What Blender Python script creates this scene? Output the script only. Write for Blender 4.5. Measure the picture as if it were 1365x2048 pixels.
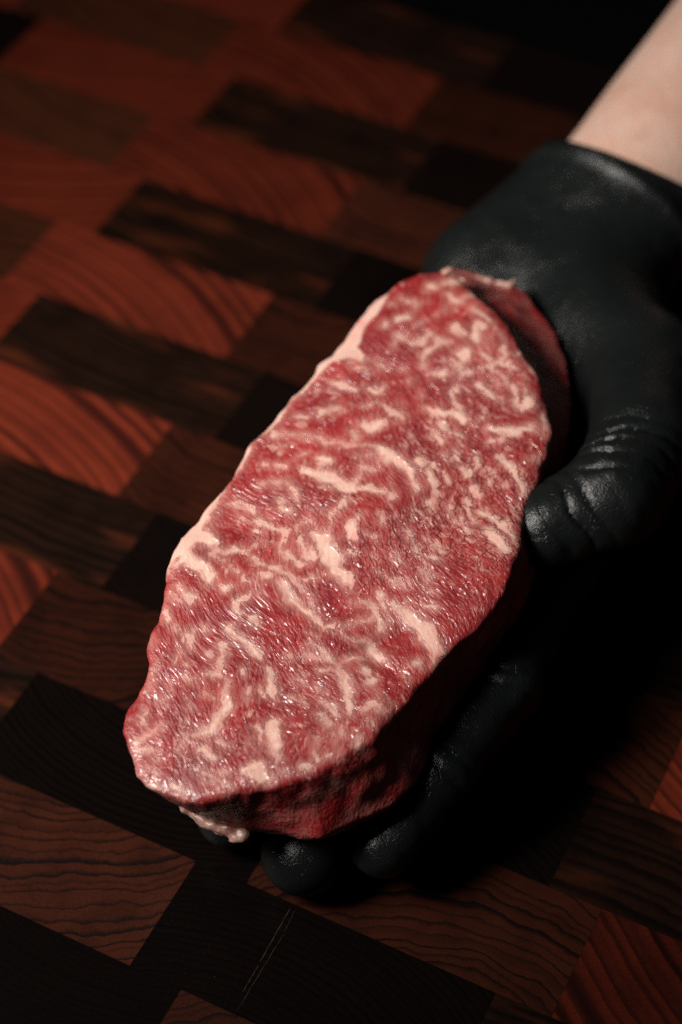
import bpy, math, random
import numpy as np
from mathutils import Vector, Matrix

# ------------------------------------------------------------------ camera, light, exposure
for o in list(bpy.data.objects):
    bpy.data.objects.remove(o, do_unlink=True)
scene = bpy.context.scene
C = scene.collection
MM = 0.001

cam_data = bpy.data.cameras.new("camera")
cam_data.sensor_fit = 'VERTICAL'
cam_data.sensor_height = 36.0
cam_data.sensor_width = 24.0
cam_data.lens = 70.0
cam_data.clip_start = 0.01
cam_data.clip_end = 20.0
cam_data.dof.use_dof = True
cam_data.dof.focus_distance = 0.556
cam_data.dof.aperture_fstop = 5.4
cam = bpy.data.objects.new("camera", cam_data)
cam.location = (0, 0, 0.49831)
cam.rotation_euler = (math.radians(90.0 - 47.9105), 0, 0)
C.objects.link(cam)
scene.camera = cam

world = bpy.data.worlds.new("World")
scene.world = world
world.use_nodes = True
world.node_tree.nodes["Background"].inputs[0].default_value = (0.75, 0.85, 1.0, 1)
world.node_tree.nodes["Background"].inputs[1].default_value = 0.010

def area_light(name, loc, target, size, power, color):
    d = bpy.data.lights.new(name, 'AREA')
    d.shape = 'RECTANGLE'; d.size = size[0]; d.size_y = size[1]
    d.energy = power; d.color = color
    o = bpy.data.objects.new(name, d)
    o.location = loc
    o.rotation_euler = (Vector(target) - Vector(loc)).to_track_quat('-Z', 'Y').to_euler()
    C.objects.link(o)
    return o
KEY = area_light("softbox_key", (-0.41, 0.268, 0.50), (0.0, 0.50, 0.04), (0.20, 0.20), 1.62, (1.0, 0.94, 0.88))
KEY.data.spread = math.radians(75)

scene.view_settings.view_transform = 'Standard'
scene.view_settings.look = 'None'
scene.view_settings.exposure = 0.0
scene.view_settings.gamma = 1.0
scene.view_settings.use_curve_mapping = False
scene.render.engine = 'CYCLES'
scene.cycles.use_denoising = False
try:
    scene.cycles.denoiser = 'OPENIMAGEDENOISE'
    scene.cycles.denoising_prefilter = 'ACCURATE'
except Exception:
    pass
scene.cycles.max_bounces = 6
scene.cycles.sample_clamp_indirect = 4.0

# ------------------------------------------------------------------ helpers
def empty(name, loc=(0, 0, 0)):
    o = bpy.data.objects.new(name, None); o.location = loc; C.objects.link(o); return o

def tag(o, label=None, cat=None, group=None, kind=None):
    if label: o["label"] = label
    if cat: o["category"] = cat
    if group: o["group"] = group
    if kind: o["kind"] = kind
    return o

def mesh_obj(name, verts, faces, mat=None, parent=None, smooth=True):
    m = bpy.data.meshes.new(name)
    m.from_pydata([tuple(v) for v in verts] if not isinstance(verts, list) else verts, [], faces if isinstance(faces, list) else faces.tolist())
    if smooth: m.shade_smooth()
    if mat: m.materials.append(mat)
    o = bpy.data.objects.new(name, m); C.objects.link(o)
    if parent: o.parent = parent
    return o

def add_attr(o, name, values):
    a = o.data.attributes.new(name, 'FLOAT', 'POINT')
    a.data.foreach_set("value", np.asarray(values, dtype=np.float32))

def add_vattr(o, name, values):
    a = o.data.attributes.new(name, 'FLOAT_VECTOR', 'POINT')
    a.data.foreach_set("vector", np.asarray(values, dtype=np.float32).ravel())

_lat = {}
def vnoise(p, scale, seed=0):
    """smooth lattice noise in [-1, 1]; p is (..., 3) in mm, scale = feature size in mm"""
    if seed not in _lat:
        _lat[seed] = np.random.RandomState(seed + 11).uniform(-1, 1, (64, 64, 64)).astype(np.float32)
    L = _lat[seed]
    q = np.asarray(p, dtype=np.float32) / scale + 500.0
    i = np.floor(q).astype(np.int32); f = q - i
    f = f * f * (3 - 2 * f)
    i0 = i & 63; i1 = (i + 1) & 63
    x0, y0, z0 = i0[..., 0], i0[..., 1], i0[..., 2]
    x1, y1, z1 = i1[..., 0], i1[..., 1], i1[..., 2]
    fx, fy, fz = f[..., 0], f[..., 1], f[..., 2]
    a = L[x0, y0, z0] * (1 - fx) + L[x1, y0, z0] * fx
    b = L[x0, y1, z0] * (1 - fx) + L[x1, y1, z0] * fx
    c = L[x0, y0, z1] * (1 - fx) + L[x1, y0, z1] * fx
    d = L[x0, y1, z1] * (1 - fx) + L[x1, y1, z1] * fx
    return (a * (1 - fy) + b * fy) * (1 - fz) + (c * (1 - fy) + d * fy) * fz

def surface_nets(f, org, h):
    """zero surface of the sampled field f (inside < 0) as quads"""
    nx, ny, nz = f.shape
    ins = f < 0
    cnt = np.zeros((nx - 1, ny - 1, nz - 1), np.int8)
    for dx in (0, 1):
        for dy in (0, 1):
            for dz in (0, 1):
                cnt += ins[dx:nx - 1 + dx, dy:ny - 1 + dy, dz:nz - 1 + dz]
    act = (cnt > 0) & (cnt < 8)
    ci = np.argwhere(act)
    idx = -np.ones(act.shape, np.int64); idx[act] = np.arange(len(ci))
    s = np.zeros((len(ci), 3)); n = np.zeros(len(ci))
    corners = [(a, b, c) for a in (0, 1) for b in (0, 1) for c in (0, 1)]
    for a in corners:
        for ax in range(3):
            if a[ax] == 1: continue
            b = list(a); b[ax] = 1
            va = f[ci[:, 0] + a[0], ci[:, 1] + a[1], ci[:, 2] + a[2]]
            vb = f[ci[:, 0] + b[0], ci[:, 1] + b[1], ci[:, 2] + b[2]]
            m = (va < 0) != (vb < 0)
            t = np.where(m, va / np.where(m, va - vb, 1), 0)
            pt = np.zeros((len(ci), 3)) + np.array(a)
            pt[:, ax] += t
            s[m] += pt[m]; n[m] += 1
    verts = (ci + s / n[:, None]) * h + np.array(org)
    quads = []
    for ax in range(3):
        o1, o2 = (ax + 1) % 3, (ax + 2) % 3
        sl0 = [slice(None)] * 3; sl1 = [slice(None)] * 3
        sl0[ax] = slice(0, f.shape[ax] - 1); sl1[ax] = slice(1, f.shape[ax])
        ch = ins[tuple(sl0)] != ins[tuple(sl1)]
        e = np.argwhere(ch)
        ok = (e[:, o1] > 0) & (e[:, o2] > 0) & (e[:, o1] < f.shape[o1] - 1) & (e[:, o2] < f.shape[o2] - 1)
        e = e[ok]
        flip = ins[e[:, 0], e[:, 1], e[:, 2]]
        def vid(d1, d2):
            q = e.copy(); q[:, o1] += d1; q[:, o2] += d2
            return idx[q[:, 0], q[:, 1], q[:, 2]]
        Q = np.stack([vid(-1, -1), vid(0, -1), vid(0, 0), vid(-1, 0)], 1)
        Q[~flip] = Q[~flip][:, ::-1]
        quads.append(Q)
    return verts, np.concatenate(quads)

def smooth_mesh(v, q, it=1, lam=0.5):
    for _ in range(it):
        acc = np.zeros_like(v); n = np.zeros(len(v))
        for a, b in ((0, 1), (1, 2), (2, 3), (3, 0)):
            np.add.at(acc, q[:, a], v[q[:, b]]); np.add.at(n, q[:, a], 1)
            np.add.at(acc, q[:, b], v[q[:, a]]); np.add.at(n, q[:, b], 1)
        v = v * (1 - lam) + lam * acc / np.maximum(n, 1)[:, None]
    return v

def smin(a, b, k):
    h = np.clip(0.5 + 0.5 * (b - a) / k, 0, 1)
    return b * (1 - h) + a * h - k * h * (1 - h)

def smax(a, b, k):
    return -smin(-a, -b, k)

def round_cone(p, a, b, r1, r2, flat=None):
    """distance to a capsule tapering from a (r1) to b (r2)"""
    a = np.array(a, np.float32); b = np.array(b, np.float32)
    ba = b - a
    pa = p - a
    t = np.clip((pa @ ba) / (ba @ ba), 0, 1)
    d = np.linalg.norm(pa - t[..., None] * ba, axis=-1)
    return d - (r1 + (r2 - r1) * t)

# node helpers
class NT:
    def __init__(self, name):
        self.m = bpy.data.materials.new(name); self.m.use_nodes = True
        self.t = self.m.node_tree
        self.b = self.t.nodes["Principled BSDF"]
    def n(self, typ, **kw):
        nd = self.t.nodes.new(typ)
        for k, v in kw.items():
            if k == 'inp':
                for kk, vv in v.items():
                    self.set(nd.inputs[kk], vv)
            else:
                setattr(nd, k, v)
        return nd
    def set(self, sock, v):
        if isinstance(v, bpy.types.NodeSocket): self.t.links.new(v, sock)
        else: sock.default_value = v
    def math(self, op, a, b=None, c=None, clamp=False):
        nd = self.n('ShaderNodeMath', operation=op); nd.use_clamp = clamp
        self.set(nd.inputs[0], a)
        if b is not None: self.set(nd.inputs[1], b)
        if c is not None: self.set(nd.inputs[2], c)
        return nd.outputs[0]
    def vmath(self, op, a, b=None):
        nd = self.n('ShaderNodeVectorMath', operation=op)
        self.set(nd.inputs[0], a)
        if b is not None: self.set(nd.inputs[1], b)
        return nd.outputs[1] if op in ('LENGTH', 'DOT_PRODUCT', 'DISTANCE') else nd.outputs[0]
    def noise(self, vec, scale, detail=2.0, rough=0.5, dist=0.0, col=False):
        nd = self.n('ShaderNodeTexNoise')
        self.set(nd.inputs['Vector'], vec); nd.inputs['Scale'].default_value = scale
        nd.inputs['Detail'].default_value = detail; nd.inputs['Roughness'].default_value = rough
        nd.inputs['Distortion'].default_value = dist
        return nd.outputs['Color'] if col else nd.outputs['Fac']
    def ss(self, x, lo, hi, a=0.0, b=1.0):
        nd = self.n('ShaderNodeMapRange', interpolation_type='SMOOTHSTEP')
        self.set(nd.inputs['Value'], x); self.set(nd.inputs['From Min'], lo); self.set(nd.inputs['From Max'], hi)
        self.set(nd.inputs['To Min'], a); self.set(nd.inputs['To Max'], b)
        return nd.outputs['Result']
    def mix(self, f, a, b):
        nd = self.n('ShaderNodeMix', data_type='RGBA')
        self.set(nd.inputs[0], f); self.set(nd.inputs[6], a); self.set(nd.inputs[7], b)
        return nd.outputs[2]
    def mapping(self, vec, scale=(1, 1, 1), rot=(0, 0, 0), loc=(0, 0, 0)):
        nd = self.n('ShaderNodeMapping')
        self.set(nd.inputs['Vector'], vec)
        nd.inputs['Scale'].default_value = scale; nd.inputs['Rotation'].default_value = rot; nd.inputs['Location'].default_value = loc
        return nd.outputs[0]
    def bump(self, h, strength, dist, normal=None):
        nd = self.n('ShaderNodeBump')
        nd.inputs['Strength'].default_value = strength; nd.inputs['Distance'].default_value = dist
        self.set(nd.inputs['Height'], h)
        if normal is not None: self.set(nd.inputs['Normal'], normal)
        return nd.outputs[0]
def rgb(r, g, b): return (r, g, b, 1.0)
def srgb(r, g, b):
    f = lambda c: (c / 255 / 12.92) if c <= 10 else ((c / 255 + 0.055) / 1.055) ** 2.4
    return (f(r), f(g), f(b), 1.0)

# ------------------------------------------------------------------ setting: dark table under the board
def black_matte():
    t = NT("black_table_paint")
    t.b.inputs['Base Color'].default_value = rgb(0.0015, 0.0015, 0.0016)
    t.b.inputs['Roughness'].default_value = 0.75
    t.b.inputs['Specular IOR Level'].default_value = 0.03
    return t.m
table = mesh_obj("table", [(-3, -1.5, -0.05), (3, -1.5, -0.05), (3, 4, -0.05), (-3, 4, -0.05)], [[0, 1, 2, 3]], black_matte(), smooth=False)
tag(table, "black table top beneath and beyond the cutting board", kind="structure")

# ------------------------------------------------------------------ end-grain cutting board
YAW = -0.462882
ROW_W, BLOCK_L, ROW0 = 38.0, 95.0, 261.37       # mm; ROW0 = distance of row 0's near joint from the origin, across the rows
def wood(name, light, dark, center, spacing, line, wave, streak=0.25, patch=0.0, patch_col=None, sharp=2.0, gloss=0.32, spec=0.14):
    """end grain: growth rings about a pith at `center` (mm, block's own frame); line = share of dark latewood"""
    t = NT(name)
    tc = t.n('ShaderNodeTexCoord').outputs['Object']
    oi = t.n('ShaderNodeObjectInfo'); info = oi.outputs['Random']
    p = t.vmath('SCALE', tc); t.t.nodes[-1].inputs['Scale'].default_value = 1000.0
    off = t.n('ShaderNodeCombineXYZ', inp={0: 0.0, 1: 0.0, 2: t.math('MULTIPLY', info, 60.0)}).outputs[0]
    pn = t.vmath('ADD', p, off)
    w1 = t.math('SUBTRACT', t.noise(pn, 0.035, 2.0, 0.5), 0.5)
    w2 = t.math('SUBTRACT', t.noise(pn, 0.16, 2.0, 0.5), 0.5)
    w3 = t.math('SUBTRACT', t.noise(pn, 1.2, 2.0, 0.6), 0.5)
    jit = t.n('ShaderNodeCombineXYZ', inp={0: t.math('MULTIPLY_ADD', info, 30.0, center[0] - 15.0), 1: t.math('MULTIPLY_ADD', t.math('FRACT', t.math('MULTIPLY', info, 7.31)), 44.0, center[1] - 22.0)}).outputs[0]
    q = t.vmath('SUBTRACT', p, jit)
    q = t.vmath('MULTIPLY', q, (1, 1, 0))
    r = t.vmath('LENGTH', q)
    r = t.math('ADD', r, t.math('MULTIPLY', w1, wave * 6.0))
    r = t.math('ADD', r, t.math('MULTIPLY', w2, wave * 1.6))
    r = t.math('ADD', r, t.math('MULTIPLY', w3, 0.45))
    r = t.math('ADD', r, t.math('MULTIPLY', info, 2.0))
    # uneven ring spacing: warp the radius with one-dimensional noise
    rv = t.n('ShaderNodeCombineXYZ', inp={0: r}).outputs[0]
    rw = t.math('SUBTRACT', t.noise(rv, 0.11, 2.0, 0.6), 0.5)
    r2 = t.math('ADD', r, t.math('MULTIPLY', rw, spacing * 2.6))
    ph = t.math('FRACT', t.math('DIVIDE', r2, spacing))
    up = t.ss(ph, 1.0 - line - 0.5 / sharp, 1.0 - line * 0.35)
    dn = t.ss(ph, 1.0 - 0.10 / sharp * 1.0, 1.0)
    late = t.math('SUBTRACT', up, dn, clamp=True)
    rs = t.noise(rv, 0.9 / spacing, 1.0, 0.5)
    late = t.math('MULTIPLY', late, t.ss(rs, 0.3, 0.65, 0.4, 1.0))
    base = t.mix(late, light, dark)
    # soft mottling across the block and fine pores
    mott = t.noise(pn, 0.055, 3.0, 0.55)
    base = t.mix(t.ss(mott, 0.35, 0.75, 0.0, streak), base, dark)
    if patch > 0:
        pv = t.mapping(pn, (0.02, 0.085, 0.05))
        base = t.mix(t.ss(t.noise(pv, 1.0, 2.0, 0.5), 0.52, 0.72, 0.0, patch), base, patch_col)
    pore = t.n('ShaderNodeTexVoronoi', feature='F1', distance='EUCLIDEAN')
    t.set(pore.inputs['Vector'], p); pore.inputs['Scale'].default_value = 2.1
    pr = t.ss(pore.outputs['Distance'], 0.10, 0.28, 1.0, 0.0)
    pr = t.math('MULTIPLY', pr, t.ss(t.noise(pn, 0.5, 2.0, 0.6), 0.42, 0.6))
    base = t.mix(t.math('MULTIPLY', pr, 0.75), base, rgb(dark[0] * 0.35, dark[1] * 0.35, dark[2] * 0.35))
    grain = t.noise(pn, 1.7, 3.0, 0.7)
    hsv = t.n('ShaderNodeHueSaturation')
    t.set(hsv.inputs['Color'], t.vmath('MULTIPLY', base, oi.outputs['Color']))
    t.set(hsv.inputs['Value'], t.math('MULTIPLY', t.ss(grain, 0.2, 0.8, 0.78, 1.22), t.math('MULTIPLY_ADD', info, 0.24, 0.88)))
    t.set(t.b.inputs['Base Color'], hsv.outputs[0])
    t.set(t.b.inputs['Roughness'], t.math('ADD', t.ss(grain, 0.2, 0.8, gloss - 0.06, gloss + 0.08), t.math('MULTIPLY', late, 0.05)))
    t.b.inputs['Specular IOR Level'].default_value = spec
    hgt = t.math('SUBTRACT', t.math('MULTIPLY', grain, 0.35), t.math('ADD', t.math('MULTIPLY', late, 0.5), t.math('MULTIPLY', pr, 0.8)))
    t.set(t.b.inputs['Normal'], t.bump(hgt, 0.3, 0.00010))
    return t.m

WOOD = {
 'brown':   wood("brown_end_grain", srgb(56, 27, 15), srgb(34, 15, 9), (30, 140), 5.0, 0.35, 1.0, 0.4),
 'striped': wood("red_striped_end_grain", srgb(98, 37, 22), srgb(38, 12, 9), (-51, -130), 5.8, 0.42, 0.45, 0.35, sharp=1.0),
 'wavy':    wood("wavy_brown_end_grain", srgb(47, 20, 11), srgb(10, 5, 4), (-27, 83), 3.7, 0.28, 1.9, 0.5),
 'black':   wood("near_black_end_grain", srgb(14, 8, 6), srgb(5, 3, 3), (0, -95), 2.3, 0.40, 0.5, 0.35, spec=0.05),
 'dark':    wood("dark_streaked_end_grain", srgb(30, 16, 10), srgb(8, 5, 4), (-20, -300), 4.2, 0.5, 0.9, 0.6, patch=0.6, patch_col=srgb(72, 33, 18), spec=0.08),
 'red':     wood("plain_red_end_grain", srgb(90, 34, 19), srgb(56, 17, 11), (70, -160), 5.5, 0.4, 0.8, 0.45, sharp=0.8),
}
def block_mesh(mat, L, Wd, name):
    """a block 45 mm deep """
    a, b = L / 2 * MM, Wd / 2 * MM
    v = []
    for z in (-0.045, 0):
        v += [(-a, -b, z), (a, -b, z), (a, b, z), (-a, b, z)]
    f = [[3, 2, 1, 0], [4, 5, 6, 7]]
    for i in range(4):
        j = (i + 1) % 4
        f.append([i, j, 4 + j, 4 + i])
    m = bpy.data.meshes.new(name); m.from_pydata(v, [], f); m.materials.append(mat)
    return m
BLOCKS = {k: block_mesh(m, BLOCK_L - 0.06, ROW_W - 0.06, "wood_block_" + k) for k, m in WOOD.items()}
ca, sa = math.cos(YAW), math.sin(YAW)
board = empty("cutting_board", (0, 0.45, 0))
board.rotation_euler = (0, 0, YAW)
tag(board, "large end-grain cutting board of dark brown and reddish wood blocks in offset rows", "cutting board")
rnd = random.Random(4)
ODD_E, EVEN_E = -367.5, -351.0        # joints: left end of the striped block (odd rows), left end of the dark block (even rows)
BOARD_BLOCKS = {}
for row in range(-4, 11):
    odd = row % 2 != 0
    for c in range(-2, 6):
        if odd:
            x0 = ODD_E + c * BLOCK_L
            kind = {-2: 'red', -1: 'brown', 0: 'striped', 1: 'wavy', 2: 'black', 3: 'dark', 4: 'red', 5: 'brown'}[c]
        else:
            x0 = EVEN_E + c * BLOCK_L
            kind = {-2: 'black', -1: 'red', 0: 'dark', 1: 'black', 2: 'wavy', 3: 'striped', 4: 'brown', 5: 'red'}[c]
        a = x0 + BLOCK_L / 2
        b = ROW0 + (row + 0.5) * ROW_W
        o = bpy.data.objects.new("wood_block", BLOCKS[kind])
        C.objects.link(o)
        o.parent = board
        # world position of (a, b) brought into the board's frame
        wx, wy = (a * ca - b * sa) * MM, (a * sa + b * ca) * MM
        lx, ly = wx, wy - 0.45
        o.location = (lx * ca + ly * sa, -lx * sa + ly * ca, rnd.uniform(-0.00004, 0.0))
        o.rotation_euler = (0, 0, 0 if odd else math.pi)
        tone = {(-1, 1): 1.3, (0, 2): 0.95, (7, 1): 1.2, (9, 1): 0.8, (9, 0): 0.7, (7, 0): 0.85, (0, 3): 0.42, (1, 4): 0.7, (-1, 3): 0.8, (0, 1): 0.8, (-1, 2): 0.8, (1, 1): 0.85, (-2, 1): 0.8, (-2, 2): 0.8, (2, 3): 0.9, (5, 0): 1.12, (3, 0): 1.08, (8, -1): 0.9, (1, 3): 0.9}.get((row, c), 1.0)
        o.color = (tone, tone, tone, 1)
        BOARD_BLOCKS[(row, c)] = o
STEAK_TOP = """97.3,4 95.1,10 89.8,15.3 84.5,18.1 78.2,22.3 70.2,24.9 62.6,26.5 56.8,28.6 52.9,31.2 45.2,32.9 39.1,36.3 32.6,38.6 27.3,40.3 22.5,42.8 18.5,44.9 12.7,45.1 5.9,46 -0.5,47.2 -5.2,49.7 -12.1,51.8 -19.5,55.1 -23.7,55.3 -29.8,55 -35.7,53.8 -42.5,53.2 -48.4,52.9 -52.4,54 -57.1,53.8 -61.5,51.5 -67.9,50.5 -73.1,50.8 -78.4,52.6 -84.3,52 -88.5,49.9 -91.4,47.6 -95.9,44.8 -98.9,40 -99.8,34.1 -100.7,29.4 -99.3,24.6 -96.8,20.5 -94.6,16.3 -91.1,9 -85.3,-0.5 -78.9,-8.5 -71.9,-13.8 -62.6,-17.8 -53.1,-21.9 -43.8,-25.5 -36.1,-28.7 -28.5,-34.2 -22.7,-37.3 -14.5,-39 -5.7,-39.3 -0.2,-40.2 5.9,-39.6 11.3,-39.4 19.8,-40.2 27.4,-41.1 35.2,-41.7 43.7,-41.1 51.8,-38.3 60.9,-34.3 68.4,-29 77.6,-22.2 84.5,-15.6 88.7,-10.7 93.8,-4.8 96.9,-0.1"""
STEAK_FLANGE = """103.2,10.1 115.4,5.2 115.4,-2.4 114.4,-10.2 113.3,-18.3 108.5,-23.5 101.8,-28.1 95,-33.8 86.8,-38.1 78.2,-41.9 69.4,-44.4 58.5,-45.7 44.7,-45.7 32.9,-45.3 19.7,-45.4 6.7,-45.2 -6.2,-44.3 -18.5,-40.8 -31.8,-35.5 -42.7,-31.9 -52.5,-29 -62.8,-27 -71.2,-25.3 -78,-21.9 -83.9,-16.3 -89.5,-10.6 -93.5,-4.6 -94.1,0.9 -94.2,6.5 -94.2,12.9 -95.5,17.5 -95,23.3 -93.7,29.4 -91.5,35.1 -89.5,40 -85.1,45 -78.6,48.5 -70.8,50.1 -62.3,49.1 -50.5,49.6 -35,50.5 -16.9,50.4 1.1,44.6 23.8,38.1 49.6,30.4 74.5,21.8 91,15.7"""
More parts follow.
